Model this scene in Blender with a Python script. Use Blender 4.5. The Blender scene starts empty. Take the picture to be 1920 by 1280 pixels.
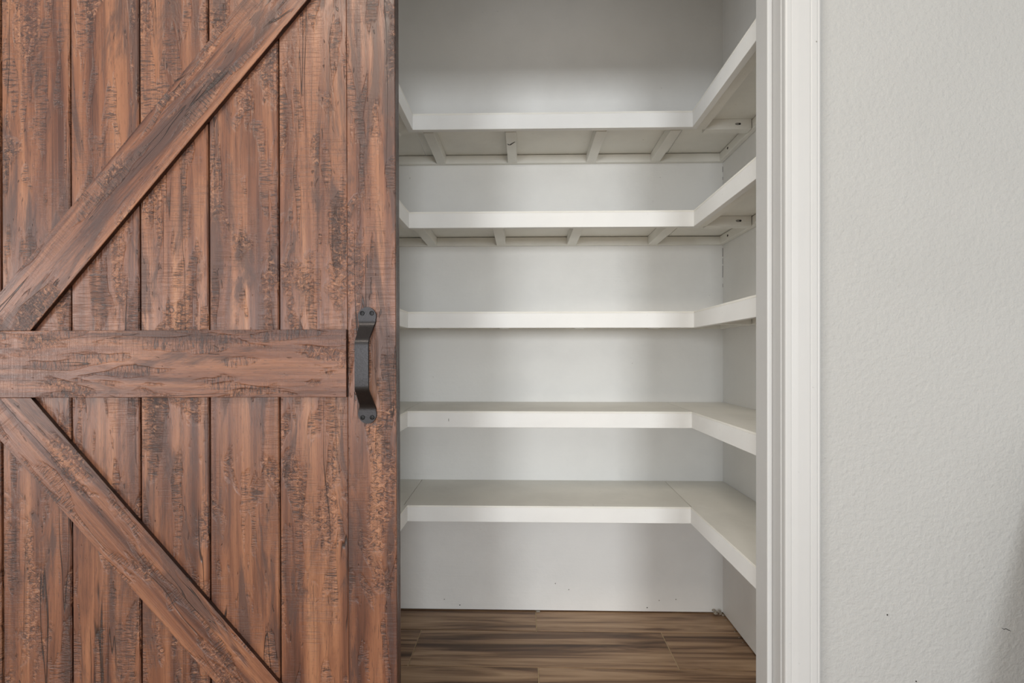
import bpy, bmesh, math, random
from mathutils import Vector, Matrix
R = math.radians
random.seed(7)
scene = bpy.context.scene
COL = scene.collection

# ------------------------------------------------------------------ camera, world, lights, exposure
cam_d = bpy.data.cameras.new('camera')
cam = bpy.data.objects.new('camera', cam_d)
COL.objects.link(cam)
cam.location = (0, 0, 1.048)
cam.rotation_euler = (R(90), 0, R(1.37))
cam_d.sensor_width = 36
cam_d.lens = 18
cam_d.shift_y = 28 / 1920
cam_d.clip_start = 0.02
scene.camera = cam

scene.view_settings.view_transform = 'Standard'
scene.view_settings.look = 'None'
scene.view_settings.exposure = 0.26
scene.view_settings.gamma = 1.0
scene.view_settings.use_curve_mapping = False

world = bpy.data.worlds.new('room_daylight')
scene.world = world
world.use_nodes = True
bg = world.node_tree.nodes['Background']
bg.inputs[0].default_value = (0.96, 0.985, 1.0, 1)
bg.inputs[1].default_value = 0.40


def area(name, loc, target, w, h, power, color):
    d = bpy.data.lights.new(name, 'AREA')
    d.shape = 'RECTANGLE'
    d.size, d.size_y = w, h
    d.energy = power
    d.color = color
    o = bpy.data.objects.new(name, d)
    COL.objects.link(o)
    o.location = loc
    o.rotation_euler = (Vector(target) - Vector(loc)).to_track_quat('-Z', 'Y').to_euler()
    return o


# two tall windows in the far wall behind the camera, one in the wall to the left, a warm ceiling lamp
area('window_light', (-1.475, -5.0, 1.25), (-1.475, 0, 1.25), 1.05, 1.0, 90, (0.935, 0.97, 1.0))
area('window_light', (1.075, -5.0, 1.25), (1.075, 0, 1.25), 1.05, 1.0, 104, (0.935, 0.97, 1.0))
area('window_light', (-3.3, -1.1, 1.1), (-1.0, 0.9, 1.0), 0.9, 1.3, 36, (0.98, 0.975, 0.96))
area('ceiling_lamp', (-0.65, -0.20, 2.68), (-0.65, -0.20, 0), 0.7, 0.7, 23, (1.0, 0.91, 0.79))
area('closet_lamp', (0.1, 1.50, 2.70), (0.1, 1.50, 0), 0.35, 0.25, 1.0, (0.97, 0.98, 1.0))


# ------------------------------------------------------------------ node helpers
def lin(r, g, b):
    f = lambda v: (v / 255 / 12.92) if v / 255 <= 0.04045 else ((v / 255 + 0.055) / 1.055) ** 2.4
    return (f(r), f(g), f(b), 1)


class NT:
    def __init__(self, name):
        self.m = bpy.data.materials.new(name)
        self.m.use_nodes = True
        self.t = self.m.node_tree
        self.b = self.t.nodes['Principled BSDF']

    def n(self, kind, **kw):
        x = self.t.nodes.new(kind)
        for k, v in kw.items():
            setattr(x, k, v)
        return x

    def put(self, sock, v):
        if isinstance(v, bpy.types.NodeSocket):
            self.t.links.new(v, sock)
        else:
            sock.default_value = v

    def math(self, op, a, b=0.0, c=None, clamp=False):
        x = self.n('ShaderNodeMath', operation=op, use_clamp=clamp)
        self.put(x.inputs[0], a)
        self.put(x.inputs[1], b)
        if c is not None:
            self.put(x.inputs[2], c)
        return x.outputs[0]

    def mix(self, f, a, b, blend='MIX'):
        x = self.n('ShaderNodeMix', data_type='RGBA', blend_type=blend)
        self.put(x.inputs[0], f)
        self.put(x.inputs[6], a)
        self.put(x.inputs[7], b)
        return x.outputs[2]

    def ramp(self, f, stops, interp='LINEAR'):
        x = self.n('ShaderNodeValToRGB')
        x.color_ramp.interpolation = interp
        e = x.color_ramp.elements
        while len(e) < len(stops):
            e.new(0.5)
        for k, (p, c) in enumerate(stops):
            e[k].position = p
            e[k].color = c if isinstance(c, tuple) else (c, c, c, 1)
        self.put(x.inputs[0], f)
        return x.outputs[0]

    def smooth(self, v, lo, hi):
        x = self.n('ShaderNodeMapRange', interpolation_type='SMOOTHSTEP')
        self.put(x.inputs[0], v)
        x.inputs[1].default_value = lo
        x.inputs[2].default_value = hi
        return x.outputs[0]

    def coords(self, seeded=True):
        c = self.n('ShaderNodeTexCoord').outputs['Object']
        if not seeded:
            return c
        a = self.n('ShaderNodeAttribute', attribute_type='OBJECT', attribute_name='grain_seed').outputs['Fac']
        x = self.n('ShaderNodeCombineXYZ')
        self.put(x.inputs[0], self.math('MULTIPLY', a, 3.71))
        self.put(x.inputs[1], self.math('MULTIPLY', a, 1.93))
        self.put(x.inputs[2], self.math('MULTIPLY', a, 7.37))
        v = self.n('ShaderNodeVectorMath', operation='ADD')
        self.put(v.inputs[0], c)
        self.put(v.inputs[1], x.outputs[0])
        return v.outputs[0]

    def scale(self, v, s):
        x = self.n('ShaderNodeVectorMath', operation='MULTIPLY')
        self.put(x.inputs[0], v)
        x.inputs[1].default_value = s
        return x.outputs[0]

    def noise(self, v, s, detail=3.0, rough=0.5, dist=0.0, off=0.0):
        x = self.n('ShaderNodeTexNoise')
        x.inputs['Scale'].default_value = 1.0
        x.inputs['Detail'].default_value = detail
        x.inputs['Roughness'].default_value = rough
        x.inputs['Distortion'].default_value = dist
        v = self.scale(v, s)
        if off:
            y = self.n('ShaderNodeVectorMath', operation='ADD')
            self.put(y.inputs[0], v)
            y.inputs[1].default_value = (off, off * 0.7, off * 1.3)
            v = y.outputs[0]
        self.put(x.inputs['Vector'], v)
        return x.outputs['Fac']

    def bump(self, h, dist, strength=1.0, normal=None):
        x = self.n('ShaderNodeBump')
        x.inputs['Strength'].default_value = strength
        x.inputs['Distance'].default_value = dist
        self.put(x.inputs['Height'], h)
        if normal is not None:
            self.put(x.inputs['Normal'], normal)
        return x.outputs[0]

    def out(self, color, rough, normal=None, metallic=0.0, spec=0.5, coat=0.0):
        i = self.b.inputs
        self.put(i['Base Color'], color)
        self.put(i['Roughness'], rough)
        i['Metallic'].default_value = metallic
        i['Specular IOR Level'].default_value = spec
        i['Coat Weight'].default_value = coat
        i['Coat Roughness'].default_value = 0.35
        if normal is not None:
            self.put(i['Normal'], normal)
        return self.m


def paint(name, rgb, rough, peel, peel_scale, dirt=0.03, brush=None, spec=0.4):
    m = NT(name)
    c = m.coords(False)
    blot = m.noise(c, (3.1, 3.1, 3.1), 4, 0.6)
    base = lin(*rgb)
    dark = tuple(v * (1 - dirt * 3) for v in base[:3]) + (1,)
    col = m.mix(m.smooth(blot, 0.38, 0.75), base, dark)
    h = m.noise(c, (peel_scale,) * 3, 3, 0.55)
    if brush:
        h2 = m.noise(c, brush, 3, 0.6)
        h = m.math('ADD', h, m.math('MULTIPLY', h2, 0.8))
        specks = m.smooth(m.noise(c, (60, 60, 60), 2, 0.5, off=5.0), 0.74, 0.80)
        col = m.mix(m.math('MULTIPLY', specks, 0.25), col, lin(120, 115, 105))
    return m.out(col, rough, m.bump(h, peel), spec=spec)


def barn_wood(name, dark=1.0):
    """distressed stained wood, grain along local Z, face towards local -Y"""
    m = NT(name)
    c = m.coords()
    figure = m.noise(c, (24, 24, 1.5), 7, 0.66, 0.9)
    bands = m.noise(c, (42, 42, 0.6), 2, 0.5, 0.15, 3.0)
    tone = m.math('ADD', m.math('MULTIPLY', figure, 0.62), m.math('MULTIPLY', bands, 0.38))
    col = m.ramp(tone, [(0.32, lin(52, 29, 21)), (0.42, lin(86, 51, 37)), (0.51, lin(118, 75, 53)),
                        (0.60, lin(140, 94, 67)), (0.71, lin(166, 120, 88))])
    # fine fibres and pores
    fib = m.noise(c, (260, 260, 4.5), 5, 0.7, 0.25, 9.0)
    col = m.mix(0.75, col, m.ramp(fib, [(0.30, 0.38), (0.48, 0.88), (0.66, 1.0)]), 'MULTIPLY')
    pore = m.noise(c, (420, 420, 46), 2, 0.6, 0.3, 13.0)
    col = m.mix(m.math('MULTIPLY', m.smooth(pore, 0.58, 0.70), 0.55), col, lin(70, 44, 35))
    # tight saw lines across the grain
    saw_zone = m.smooth(m.noise(c, (11, 11, 3.4), 3, 0.5, 0.4, 19.0), 0.47, 0.58)
    saw = m.noise(c, (14, 14, 620), 3, 0.6, 0.35, 27.0)
    saw_dark = m.math('MULTIPLY', m.smooth(saw, 0.50, 0.66), saw_zone)
    col = m.mix(m.math('MULTIPLY', saw_dark, 0.42), col, lin(82, 54, 43))
    # broad grey-violet weathered patches, drawn out along the grain
    pm = m.noise(c, (17, 17, 3.0), 6, 0.68, 0.9, 17.0)
    patch = m.smooth(pm, 0.49, 0.62)
    col = m.mix(m.math('MULTIPLY', patch, 0.80), col, lin(64, 42, 36))
    # rough chatter inside the patches: short ridges across the grain
    chat_zone = m.smooth(m.noise(c, (26, 26, 6.0), 3, 0.5, 0.5, 23.0), 0.545, 0.60)
    ridges = m.noise(c, (40, 40, 250), 3, 0.6, 1.0, 31.0)
    ridge_dark = m.math('MULTIPLY', m.smooth(ridges, 0.50, 0.60), chat_zone)
    col = m.mix(m.math('MULTIPLY', ridge_dark, 0.78), col, lin(46, 28, 24))
    # wrinkled hammered areas
    wr_zone = m.smooth(m.noise(c, (15, 15, 5.0), 3, 0.5, 0.6, 41.0), 0.55, 0.62)
    wr = m.noise(c, (85, 85, 120), 4, 0.62, 1.4, 47.0)
    wr_dark = m.math('MULTIPLY', m.smooth(wr, 0.51, 0.60), wr_zone)
    col = m.mix(m.math('MULTIPLY', wr_dark, 0.74), col, lin(48, 29, 25))
    wr_lite = m.math('MULTIPLY', m.math('SUBTRACT', 1.0, m.smooth(wr, 0.36, 0.45)), wr_zone)
    col = m.mix(m.math('MULTIPLY', wr_lite, 0.40), col, lin(176, 128, 97))
    # long wandering drying cracks
    cr = m.noise(c, (13, 13, 0.8), 3, 0.55, 0.35, 53.0)
    line = m.math('SUBTRACT', 1.0, m.smooth(m.math('ABSOLUTE', m.math('SUBTRACT', cr, 0.5)), 0.0012, 0.0050))
    cz = m.smooth(m.noise(c, (9, 9, 2.4), 2, 0.5, 0.0, 61.0), 0.50, 0.56)
    crack = m.math('MULTIPLY', line, cz)
    col = m.mix(m.math('MULTIPLY', crack, 0.92), col, lin(34, 20, 17))
    # short nicks
    nk = m.noise(c, (130, 130, 34), 2, 0.5, 0.6, 71.0)
    nick = m.math('MULTIPLY', m.smooth(nk, 0.68, 0.73), m.smooth(pm, 0.42, 0.55))
    col = m.mix(m.math('MULTIPLY', nick, 0.8), col, lin(48, 31, 26))
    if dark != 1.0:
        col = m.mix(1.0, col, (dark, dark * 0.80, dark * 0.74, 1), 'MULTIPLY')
    h = m.math('MULTIPLY', figure, 0.30)
    h = m.math('ADD', h, m.math('MULTIPLY', fib, 0.16))
    h = m.math('SUBTRACT', h, m.math('MULTIPLY', saw_dark, 0.05))
    h = m.math('SUBTRACT', h, m.math('MULTIPLY', m.math('MULTIPLY', ridges, chat_zone), 0.55))
    h = m.math('SUBTRACT', h, m.math('MULTIPLY', m.math('MULTIPLY', wr, wr_zone), 0.70))
    h = m.math('SUBTRACT', h, m.math('MULTIPLY', crack, 0.35))
    h = m.math('SUBTRACT', h, m.math('MULTIPLY', nick, 0.30))
    h = m.math('SUBTRACT', h, m.math('MULTIPLY', patch, 0.10))
    rough = m.math('ADD', 0.36, m.math('MULTIPLY', patch, 0.10))
    return m.out(col, rough, m.bump(h, 0.0042), spec=0.5, coat=0.12)


def floor_wood(name):
    m = NT(name)
    c = m.coords()
    a = m.noise(c, (1.1, 15, 15), 5, 0.58, 1.3)
    b = m.noise(c, (0.8, 46, 46), 3, 0.55, 0.4, 5.0)
    tone = m.math('ADD', m.math('MULTIPLY', a, 0.72), m.math('MULTIPLY', b, 0.28))
    col = m.ramp(tone, [(0.35, lin(76, 55, 40)), (0.43, lin(118, 90, 67)), (0.50, lin(156, 126, 98)),
                        (0.58, lin(180, 150, 120)), (0.70, lin(194, 165, 135))])
    fine = m.noise(c, (9, 300, 300), 3, 0.6, 0.2, 11.0)
    col = m.mix(0.28, col, m.ramp(fine, [(0.3, 0.55), (0.55, 1.0)]), 'MULTIPLY')
    return m.out(col, 0.42, m.bump(a, 0.0006), spec=0.4)


def plain(name, rgb, rough, metallic=0.0, bump=0.0, scale=200):
    m = NT(name)
    c = m.coords(False)
    n = m.noise(c, (scale,) * 3, 3, 0.6)
    b = lin(*rgb)
    col = m.mix(m.smooth(n, 0.35, 0.7), b, tuple(v * 0.8 for v in b[:3]) + (1,))
    return m.out(col, rough, m.bump(n, bump) if bump else None, metallic)


M = {
    'drywall': paint('drywall_paint', (176, 176, 174), 0.75, 0.0022, 110, 0.012),
    'closet': paint('closet_wall_paint', (238, 237, 234), 0.55, 0.0006, 60, 0.02, (4, 60, 60)),
    'trim': paint('trim_paint', (192, 192, 191), 0.42, 0.0003, 30, 0.012, (90, 90, 3)),
    'fascia': paint('fascia_paint', (238, 238, 236), 0.45, 0.0004, 40, 0.02, (5, 5, 70)),
    'shelf': paint('shelf_paint', (240, 238, 231), 0.5, 0.0006, 40, 0.035, (5, 80, 80)),
    'ceiling': paint('ceiling_paint', (225, 224, 220), 0.85, 0.002, 90, 0.01),
    'barn': barn_wood('distressed_barn_wood'),
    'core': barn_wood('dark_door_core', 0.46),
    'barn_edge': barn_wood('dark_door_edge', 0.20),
    'floor': floor_wood('wood_look_tile'),
    'grout': plain('tan_grout', (196, 174, 142), 0.9, 0, 0.0004),
    'iron': plain('dark_bronze_iron', (52, 50, 51), 0.36, 0.75, 0.0002, 400),
    'screw': plain('black_screw', (30, 29, 29), 0.35, 0.8),
    'hole': plain('dark_hole', (42, 38, 34), 0.9),
    'smudge': plain('grey_smudge', (150, 146, 140), 0.9),
    'plaster': plain('crumbled_plaster', (168, 160, 148), 0.95, 0, 0.002, 150),
}


# ------------------------------------------------------------------ mesh helpers
def obj(name, bm, mat, parent=None, loc=(0, 0, 0), smooth=False, seed=None):
    me = bpy.data.meshes.new(name)
    bmesh.ops.recalc_face_normals(bm, faces=bm.faces)
    bm.to_mesh(me)
    bm.free()
    if smooth:
        for p in me.polygons:
            p.use_smooth = True
    me.materials.append(mat)
    o = bpy.data.objects.new(name, me)
    COL.objects.link(o)
    o.location = loc
    if parent:
        o.parent = parent
    o['grain_seed'] = float(seed if seed is not None else random.uniform(0, 9))
    return o


def box_bm(x0, x1, y0, y1, z0, z1, bev=0.0, seg=1):
    bm = bmesh.new()
    v = [bm.verts.new((x, y, z)) for x in (x0, x1) for y in (y0, y1) for z in (z0, z1)]
    for f in ((0, 1, 3, 2), (4, 6, 7, 5), (0, 4, 5, 1), (2, 3, 7, 6), (0, 2, 6, 4), (1, 5, 7, 3)):
        bm.faces.new([v[i] for i in f])
    if bev:
        bmesh.ops.bevel(bm, geom=bm.edges[:], offset=bev, segments=seg, affect='EDGES', profile=0.5)
    return bm


def prism_bm(poly, axis, a, b, bev=0.0):
    """poly in the two axes other than `axis`, extruded from a to b"""
    def P(p, t):
        return {'z': (p[0], p[1], t), 'y': (p[0], t, p[1]), 'x': (t, p[0], p[1])}[axis]
    bm = bmesh.new()
    lo = [bm.verts.new(P(p, a)) for p in poly]
    hi = [bm.verts.new(P(p, b)) for p in poly]
    n = len(poly)
    bm.faces.new(lo)
    bm.faces.new(hi)
    for i in range(n):
        bm.faces.new((lo[i], lo[(i + 1) % n], hi[(i + 1) % n], hi[i]))
    if bev:
        bmesh.ops.bevel(bm, geom=bm.edges[:], offset=bev, segments=1, affect='EDGES', profile=0.5)
    return bm


def centred_box(name, x0, x1, y0, y1, z0, z1, mat, parent=None, bev=0.0, seed=None, base=(0, 0, 0)):
    """box whose origin is its own centre, positioned relative to the parent's origin `base`"""
    cx, cy, cz = (x0 + x1) / 2, (y0 + y1) / 2, (z0 + z1) / 2
    bm = box_bm(x0 - cx, x1 - cx, y0 - cy, y1 - cy, z0 - cz, z1 - cz, bev)
    return obj(name, bm, mat, parent, (cx - base[0], cy - base[1], cz - base[2]), seed=seed)


def struct(o, label=None):
    o['kind'] = 'structure'
    if label:
        o['label'] = label
    return o


def thing(name, label, cat, loc, group=None):
    o = bpy.data.objects.new(name, None)
    COL.objects.link(o)
    o.location = loc
    o.empty_display_size = 0.05
    o['label'] = label
    o['category'] = cat
    if group:
        o['group'] = group
    return o


# ------------------------------------------------------------------ room shell
YW, YB = 1.105, 1.215          # front wall of the closet: room face, closet face
YR = 2.109                     # closet back wall
XL, XR = -0.640, 0.810         # closet side walls
OL, OR = -0.336, 0.5467        # opening
HEAD = 2.05
TOP = 2.74
T = 0.12

floor = struct(obj('floor', box_bm(-2.4, 2.4, -5.2, YR + T, -0.06, -0.0022), M['grout']),
               'brown wood-look plank tile floor running into the closet')
ceiling = struct(obj('ceiling', box_bm(-2.4, 2.4, -5.2, YR + T, TOP, TOP + 0.05), M['ceiling']),
                 'plain white ceiling')
GAP = 0.005
wall_back = struct(obj('wall_back', box_bm(XL - T, XR + T, YR, YR + T, GAP, TOP), M['closet']),
                   'off-white painted back wall of the closet behind the shelves')
wall_left = struct(obj('wall_left', box_bm(XL - T, XL, YB, YR, GAP, TOP), M['closet']),
                   'off-white left wall of the closet hidden behind the barn door')
wall_right = struct(obj('wall_right', box_bm(XR, XR + T, YB, YR, GAP, TOP), M['closet']),
                    'off-white right wall of the closet beside the shelf ends')
JT = 0.018
wall_front = struct(obj('wall_front', box_bm(OR + JT, 2.4, YW, YB, GAP, TOP), M['drywall']),
                    'off-white orange-peel drywall to the side of the door casing')
struct(obj('wall_front', box_bm(-2.4, OL - JT, YW, YB, GAP, TOP), M['drywall']),
       'off-white drywall hidden behind the sliding barn door')
struct(obj('wall_front', box_bm(OL - JT, OR + JT, YW, YB, HEAD + JT, TOP), M['drywall']),
       'off-white drywall above the closet opening')

# jambs, stops and casings of the opening
CASE = [(0.0, 0.010), (0.001, 0.0135), (0.004, 0.0155), (0.0118, 0.0155), (0.0128, 0.0143), (0.0142, 0.0150),
        (0.0260, 0.0162), (0.0480, 0.0165), (0.0505, 0.0165), (0.0515, 0.0150), (0.0535, 0.0150), (0.0550, 0.0162),
        (0.0650, 0.0164), (0.0662, 0.0148), (0.0685, 0.0148), (0.0705, 0.0155), (0.0735, 0.0140), (0.0750, 0.0100),
        (0.0750, 0.0)]


def casing_bm(x_edge, sgn):
    poly = [(x_edge, YW)] + [(x_edge + sgn * u, YW - d) for u, d in CASE]
    return prism_bm(poly, 'z', 0.001, HEAD)


def jamb(name, xin, sgn, label):
    j = struct(obj(name, box_bm(min(xin, xin + sgn * JT), max(xin, xin + sgn * JT), YW, YB, 0.001, HEAD, 0.0006),
                   M['trim']), label)
    obj('door_stop', box_bm(min(xin, xin - sgn * 0.0118), max(xin, xin - sgn * 0.0118), 1.140, 1.197, 0.001, HEAD - 0.01,
                            0.0022, 2), M['trim'], j)
    obj('casing', casing_bm(xin + sgn * 0.002, sgn), M['trim'], j)
    return j


t1 = jamb('trim_1', OR, 1, 'white painted door jamb and casing between closet and drywall')
t2 = jamb('trim_2', OL, -1, 'white painted door jamb hidden behind the barn door')
t3 = struct(obj('trim_3', box_bm(OL - JT, OR + JT, YW, YB, HEAD, HEAD + JT), M['trim']), 'white head jamb above the opening')
obj('casing', box_bm(OL - 0.08, OR + 0.08, YW - 0.015, YW, HEAD, HEAD + 0.09, 0.002), M['trim'], t3)

# ------------------------------------------------------------------ floor planks
ROW, LEN, JOINT = 0.2286, 0.9144, 0.0036
y_top = 1.957 + ROW
for k in range(13):
    y1 = y_top - k * ROW
    y0 = y1 - ROW
    x = (0.047 if k % 2 == 0 else 0.520) - 3 * LEN
    while x < 2.0:
        xa, xb = max(x, -2.39), min(x + LEN, 2.39)
        yb = min(y1, YR + T - 0.01)
        if xb - xa > 0.05:
            centred_box('plank', xa + JOINT / 2, xb - JOINT / 2, y0 + JOINT / 2, yb - JOINT / 2, -0.009, 0.0,
                        M['floor'], floor, 0.0008, seed=random.uniform(0, 9))
        x += LEN

# ------------------------------------------------------------------ sliding barn door
DX, DZ = -0.725, 1.03
YP = 1.042                      # face of planks and stiles
YC = 1.0505                     # back of the planks, face of the core
door = thing('barn_door', 'large reddish brown distressed plank sliding barn door with a black pull handle', 'door', (DX, YP, DZ))
door.rotation_euler = (0, R(-0.22), 0)
door['kind'] = 'thing'
B = (DX, YP, DZ)
D0, D1 = 0.012, 2.085
ER = -0.2625
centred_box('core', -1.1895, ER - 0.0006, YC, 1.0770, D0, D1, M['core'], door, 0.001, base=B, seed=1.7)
edges = [-1.0896, -0.9420, -0.7958, -0.6506, -0.5036, -0.3622]
for k in range(5):
    a, b = edges[k] + 0.0017, edges[k + 1] - (0.0017 if k < 4 else 0.0001)
    centred_box('plank', a, b, YP, YC + 0.0005, D0, D1, M['barn'], door, 0.0022 if k < 4 else 0.0010, base=B, seed=[0.9, 2.3, 3.1, 4.6, 5.2][k])
centred_box('stile', edges[5] + 0.0001, ER, YP, YC + 0.0005, D0, D1, M['barn'], door, 0.0010, base=B, seed=6.35)
centred_box('stile', -1.1900, edges[0] - 0.0035, YP, YC + 0.0005, D0, D1, M['barn'], door, 0.0016, base=B, seed=7.7)
YF = 1.032                      # face of the raised boards


def board(name, poly, direction, seed):
    """raised board from an XZ outline, its grain (local Z) along `direction`"""
    d = Vector((direction[0], 0, direction[1])).normalized()
    cx = sum(p[0] for p in poly) / len(poly)
    cz = sum(p[1] for p in poly) / len(poly)
    ang = math.atan2(d.x, d.z)
    rot = Matrix.Rotation(ang, 4, 'Y')
    inv = rot.inverted()
    pts = [inv @ Vector((p[0] - cx, 0, p[1] - cz)) for p in poly]
    bm = prism_bm([(p.x, p.z) for p in pts], 'y', YF - YP, -0.0002, 0.0008)
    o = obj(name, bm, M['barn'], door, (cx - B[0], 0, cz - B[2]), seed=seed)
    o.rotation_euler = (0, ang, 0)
    o.data.materials.append(M['barn_edge'])     # the cut edges get a darker wood
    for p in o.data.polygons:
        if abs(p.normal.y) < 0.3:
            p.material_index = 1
    return o


XA, XZ = -1.1895, -0.3615
board('rail', [(XA, 0.9640), (XZ, 0.9640), (XZ, 1.1018), (XA, 1.1018)], (1, 0), 3.9)
board('rail', [(XA + 0.1, 1.935), (XZ, 1.935), (XZ, 2.075), (XA + 0.1, 2.075)], (1, 0), 8.2)
board('rail', [(XA + 0.1, 0.055), (XZ, 0.055), (XZ, 0.195), (XA + 0.1, 0.195)], (1, 0), 8.8)
board('brace', [(-1.0190, 1.1020), (-0.3620, 1.8620), (-0.3620, 1.9340), (-0.4360, 1.9340), (-1.1510, 1.1020)],
      (0.5788, 0.6713), 5.55)
board('brace', [(-1.0190, 0.9638), (-0.3640, 0.2240), (-0.3640, 0.1960), (-0.4680, 0.1960), (-1.1625, 0.9638)],
      (-0.514, 0.5774), 2.95)

# pull handle: one bent strap with round ends
HX, HZ = -0.3208, 1.0283


def handle_bm():
    path = []                                   # (z, stand-off, half width)
    half = [(0.0, 0.0390, 0.0142), (0.020, 0.0390, 0.0142), (0.040, 0.0390, 0.0142), (0.0455, 0.0386, 0.0142),
            (0.0490, 0.0368, 0.0142), (0.0530, 0.0330, 0.0143), (0.0640, 0.0215, 0.0148), (0.0760, 0.0095, 0.0156),
            (0.0810, 0.0052, 0.0162), (0.0855, 0.0028, 0.0172), (0.0900, 0.0022, 0.0184)]
    r, zc = 0.0193, 0.0998
    for k in range(13):
        a = R(-20 + k * (109.5 / 12))
        half.append((zc + r * math.sin(a), 0.0022, max(r * math.cos(a), 0.0008)))
    for z, s, w in reversed(half[1:]):
        path.append((-z, s, w))
    path += half
    th = 0.0042
    bm = bmesh.new()
    rings = []
    n = len(path)
    for i, (z, s, w) in enumerate(path):
        za, sa = path[max(i - 1, 0)][:2]
        zb, sb = path[min(i + 1, n - 1)][:2]
        t = Vector((zb - za, sb - sa)).normalized()
        nz, ns = -t.y, t.x                       # outward normal in (z, stand-off)
        e = 0.0007
        ring = []
        for u, q in ((-w, 0.3), (-w + e, 1.0), (w - e, 1.0), (w, 0.3), (w, -0.35), (-w, -0.35)):
            d = q * th / 2
            ring.append(bm.verts.new((u, -(s + ns * d), z + nz * d)))
        rings.append(ring)
    for i in range(n - 1):
        for j in range(6):
            k = (j + 1) % 6
            bm.faces.new((rings[i][j], rings[i][k], rings[i + 1][k], rings[i + 1][j]))
    bm.faces.new(rings[0])
    bm.faces.new(rings[-1])
    return bm


handle = obj('pull_handle', handle_bm(), M['iron'], door, (HX - B[0], 0.0007, HZ - B[2]))
handle['label'] = 'dark bronze strap pull handle'
for p in handle.data.polygons:
    p.use_smooth = True
md = handle.modifiers.new('edge', 'EDGE_SPLIT')
md.split_angle = R(40)


def screw_bm(r=0.0047):
    prof = [(r, 0.0), (r, 0.0012), (r * 0.85, 0.0019), (r * 0.52, 0.0020), (r * 0.48, 0.0008), (0.0, 0.0008)]
    bm = bmesh.new()
    n = 16
    rings = []
    for rr, d in prof[:-1]:
        rings.append([bm.verts.new((rr * math.cos(2 * math.pi * i / n), -d, rr * math.sin(2 * math.pi * i / n))) for i in range(n)])
    for a, b in zip(rings, rings[1:]):
        for i in range(n):
            bm.faces.new((a[i], a[(i + 1) % n], b[(i + 1) % n], b[i]))
    bm.faces.new(rings[-1])
    bm.faces.new(rings[0])
    return bm


for sx, sz in ((-1, 1), (1, 1), (-1, -1), (1, -1)):
    obj('screw', screw_bm(), M['screw'], handle, (sx * 0.0098, -0.0040, sz * 0.1065))

# ------------------------------------------------------------------ shelves
YS = 1.742                      # front of the back run
YE = YB + 0.004                 # front ends of the side runs
SHELVES = [
    # top, inner left, inner right, slat centres, label
    (1.8777, -0.381, 0.568, (-0.3385, -0.048, 0.271, 0.530),
     'topmost white U-shaped closet shelf, slatted underside with a dark tick mark'),
    (1.5420, -0.394, 0.572, (-0.3758, -0.0936, 0.1922, 0.5192),
     'white U-shaped closet shelf second from the top, slatted underside showing'),
    (1.2006, -0.397, 0.572, (-0.36, -0.08, 0.22, 0.52),
     'middle white U-shaped closet shelf, seen edge-on level with the top of the door handle'),
    (0.8614, -0.399, 0.565, (-0.36, -0.08, 0.22, 0.52),
     'white U-shaped closet shelf second from the floor, narrow strip of its top showing'),
    (0.5395, -0.399, 0.5615, (-0.36, -0.08, 0.22, 0.52),
     'lowest white U-shaped closet shelf, wide grey top with board seams above the plank floor'),
]
BT = 0.006                      # board thickness
FH = 0.0555                     # height of the front edge
CH = 0.0350                     # cleat height
FT = 0.019


def disc(name, parent, loc, rx, ry, axis, mat=None):
    """small dark flat hole or spot, facing -Y ('y') , -Z ('z') or -X ('x')"""
    bm = bmesh.new()
    n = 10
    ring = []
    for t in (0.0, -0.0004):
        ring.append([])
        for i in range(n):
            a = 2 * math.pi * i / n
            u, v = rx * math.cos(a), ry * math.sin(a)
            p = {'y': (u, t, v), 'z': (u, v, t), 'x': (t, u, v)}[axis]
            ring[-1].append(bm.verts.new(p))
    bm.faces.new(ring[0])
    bm.faces.new(ring[1])
    for i in range(n):
        bm.faces.new((ring[0][i], ring[0][(i + 1) % n], ring[1][(i + 1) % n], ring[1][i]))
    return obj(name, bm, mat or M['hole'], parent, loc)


def stroke_bm(pts, w, t, axis):
    """thin hand-drawn line through 2-D points with half widths w"""
    bm = bmesh.new()
    rows = []
    n = len(pts)
    for i, (u, v) in enumerate(pts):
        a = Vector(pts[max(i - 1, 0)])
        b = Vector(pts[min(i + 1, n - 1)])
        d = (b - a).normalized()
        nx, ny = -d.y, d.x
        ww = w * (0.5 if i in (0, n - 1) else 1.0)
        quad = []
        for s, dep in ((1, 0), (1, -t), (-1, -t), (-1, 0)):
            x, y = u + nx * ww * s, v + ny * ww * s
            quad.append(bm.verts.new({'z': (x, y, dep), 'y': (x, dep, y)}[axis]))
        rows.append(quad)
    for a, b in zip(rows, rows[1:]):
        for j in range(4):
            k = (j + 1) % 4
            bm.faces.new((a[j], a[k], b[k], b[j]))
    bm.faces.new(rows[0])
    bm.faces.new(rows[-1])
    return bm


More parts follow.
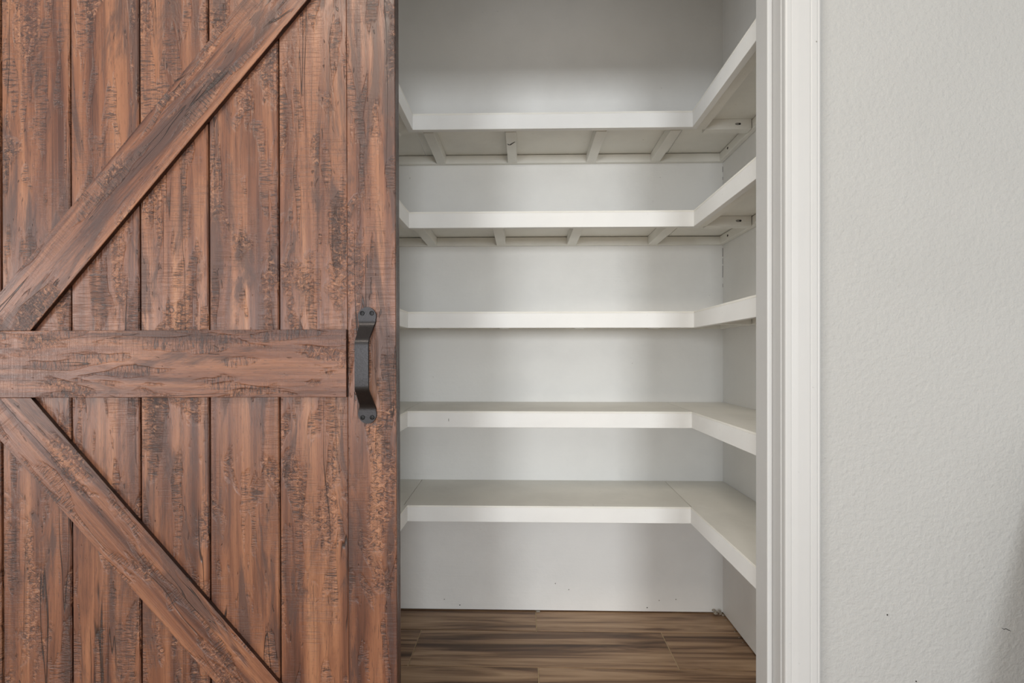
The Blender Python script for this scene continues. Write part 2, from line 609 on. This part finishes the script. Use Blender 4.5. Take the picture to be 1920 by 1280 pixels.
for si, (zt, xl, xr, slats, label) in enumerate(SHELVES):
    base = ((xl + xr) / 2, YR, zt - FH)
    s = thing('closet_shelf', label, 'shelf', base, 'white wraparound closet shelves')

    def part(name, x0, x1, y0, y1, z0, z1, mat, bev=0.001):
        return centred_box(name, x0, x1, y0, y1, z0, z1, M[mat], s, bev, base=base)

    zb = zt - BT                # underside of the boards
    zc = zb - CH                # underside of the cleats
    ye = YR - 0.001
    # three boards: one across the back, one along each side running the full depth
    sl, sr = xl - 0.013, xr + 0.004
    def plate(name, poly):
        cx = sum(p[0] for p in poly) / len(poly)
        cy = sum(p[1] for p in poly) / len(poly)
        bm = prism_bm([(p[0] - cx, p[1] - cy) for p in poly], 'z', -BT / 2, BT / 2, 0.0007)
        return obj(name, bm, M['shelf'], s, (cx - base[0], cy - base[1], zt - BT / 2 - base[2]))
    g = 0.0011
    plate('shelf_board', [(sl + g, YS), (sr - g, YS), (sr + 0.008 - g, ye), (sl - 0.010 + g, ye)])
    plate('shelf_board', [(XL + 0.001, YE), (xl, YE), (xl, YS - g), (sl - g, YS - g), (sl - 0.010 - g, ye), (XL + 0.001, ye)])
    plate('shelf_board', [(xr, YE), (XR - 0.001, YE), (XR - 0.001, ye), (sr + 0.008 + g, ye), (sr + g, YS - g), (xr, YS - g)])
    # front edges
    part('fascia', xl - FT, xr + FT, YS, YS + FT, zt - FH, zb, 'fascia', 0.0008)
    part('fascia', xl - FT, xl, YE, YS - 0.0003, zt - FH, zb, 'fascia', 0.0008)
    part('fascia', xr, xr + FT, YE, YS - 0.0003, zt - FH, zb, 'fascia', 0.0008)
    # rails behind the front edges
    RW = 0.042
    part('rail', xl - FT, xr + FT, YS + FT + 0.001, YS + FT + 0.036, zc, zb, 'shelf')
    part('rail', xl - FT - RW, xl - FT - 0.001, YE, YS + FT + 0.036, zc, zb, 'shelf')
    part('rail', xr + FT + 0.001, xr + FT + RW, YE, YS + FT + 0.036, zc, zb, 'shelf')
    # cleats on the three walls
    part('cleat', XL + 0.001, XR - 0.001, YR - 0.0205, ye, zc, zb - 0.0022, 'shelf')
    part('cleat', XL + 0.001, XL + 0.020, YE, YR - 0.021, zc, zb - 0.0022, 'shelf')
    cl = part('cleat', XR - 0.020, XR - 0.001, YE, YR - 0.021, zc, zb - 0.0022, 'shelf')
    made = []
    for x in slats:
        made.append(part('slat', x - 0.0185, x + 0.0185, YS + FT + 0.041, YR - 0.021, zc - 0.0004, zb - 0.0012, 'shelf'))
    part('slat', XL + 0.021, xl - FT - RW - 0.001, 1.794, 1.830, zc - 0.0004, zb, 'shelf')
    cs = part('slat', xr + FT + RW + 0.001, XR - 0.022, 1.794, 1.830, zc - 0.0004, zb, 'shelf')
    if si < 2:
        # pocket hole in the cross slat, bolt hole in the side cleat, pin holes along the back cleat
        disc('screw_hole', cs, (0.031, -0.0181, 0.0), 0.009, 0.0042, 'y', M['smudge'])
        disc('screw_hole', cs, (0.038, -0.0185, 0.0), 0.0040, 0.0036, 'y')
        o = disc('screw_hole', cl, (-0.0096, 0.355, 0.004 - 0.004 * si), 0.006, 0.0045, 'x')
    if si == 0:
        sm = made[1]
        o = obj('tick_mark', stroke_bm([(-0.014, 0.002), (-0.0100, 0.0110), (-0.0050, 0.0130), (0.004, -0.001), (0.0140, -0.0150)],
                                       0.0019, 0.0004, 'z'), M['hole'], sm, (0.0, -0.050, -CH / 2 - 0.0003))
        o['label'] = 'dark hand-drawn tick mark'
    if si == 3:
        disc('knot', s, (-0.258 - base[0], YS - base[1], zt - 0.030 - base[2]), 0.0011, 0.0055, 'y', M['smudge'])

# ------------------------------------------------------------------ small wear on the shell
for x, z in ((-0.266, 0.022), (0.503, 0.020), (0.552, 0.050), (0.128, 0.115), (0.183, 0.09), (-0.33, 0.045), (0.62, 0.055)):
    disc('nail_hole', wall_back, (x, YR, z), 0.0022, 0.0022, 'y', M['hole'] if z < 0.03 else M['smudge'])
for x, z in ((1.0, 0.345), (0.77, 0.50), (0.83, 0.36)):
    disc('nail_hole', wall_front, (x, YW, z), 0.0016, 0.0016, 'y', M['hole'])
obj('scuff_mark', stroke_bm([(0, 0), (0.004, -0.0025), (0.008, -0.001), (0.013, -0.004), (0.018, -0.006)], 0.0007, 0.0003, 'y'),
    M['hole'], wall_front, (1.008, YW, 0.475))
disc('nail_hole', t1, (OR + 0.066, YW - 0.0164, 1.708), 0.0014, 0.0014, 'y', M['smudge'])
# hairline cracks where the caulk has opened in the corner
for z0, z1, w in ((1.455, 1.490, 0.0012), (1.425, 1.448, 0.0009), (1.370, 1.418, 0.0011), (1.330, 1.345, 0.0008),
                  (1.800, 1.822, 0.0011), (1.768, 1.780, 0.0009), (1.725, 1.745, 0.0007)):
    centred_box('corner_crack', XR - w, XR, YR - w, YR, z0, z1, M['hole'], wall_right)


def crumb_bm(r, seed):
    rnd = random.Random(seed)
    bm = bmesh.new()
    bmesh.ops.create_icosphere(bm, subdivisions=2, radius=r)
    for v in bm.verts:
        v.co *= 1 + rnd.uniform(-0.35, 0.25)
        v.co.z *= 0.7
    return bm


deb = bmesh.new()
rnd = random.Random(3)
for k in range(26):
    t = rnd.random() ** 1.5
    r = rnd.uniform(0.002, 0.0065) * (1.15 - 0.7 * t)
    if k < 15:
        p = Vector((XR - 0.005 - rnd.uniform(0, 0.035), YR - 0.006 - rnd.uniform(0, 0.02), r * 0.65 + rnd.uniform(0, 0.014)))
    elif k < 22:
        p = Vector((XR - 0.006 - rnd.uniform(0, 0.004), YR - 0.02 - t * 0.20, r * 0.65))
    else:
        p = Vector((0.052 + rnd.uniform(-0.01, 0.01), YR - 0.007, r * 0.65))
    b2 = crumb_bm(r, k)
    bmesh.ops.translate(b2, verts=b2.verts, vec=p)
    me = bpy.data.meshes.new('tmp')
    b2.to_mesh(me)
    b2.free()
    deb.from_mesh(me)
    bpy.data.meshes.remove(me)
# unseen board, added and slant-cut to throw the soft shade on the drywall
pts = [(0.875, 0.48, 0.001), (1.75, 0.48, 0.001), (1.75, 1.088, 0.93), (1.105, 1.088, 0.93)]
nrm = Vector((0, -0.929, 0.620)).normalized() * 0.0127
ob = bmesh.new()
a = [ob.verts.new(Vector(p)) for p in pts]
b = [ob.verts.new(Vector(p) + nrm) for p in pts]
ob.faces.new(a)
ob.faces.new(b)
for i in range(4):
    ob.faces.new((a[i], a[(i + 1) % 4], b[(i + 1) % 4], b[i]))
oc = obj('shade_blocker_board', ob, M['plaster'])
oc['label'] = 'pale slant-cut board added out of view, leaning on the drywall to shade it'
oc['category'] = 'board'

d = obj('plaster_crumbs', deb, M['plaster'])
d['kind'] = 'stuff'
d['label'] = 'pale crumbled plaster on the floor in the back corner of the closet'
d['category'] = 'debris'
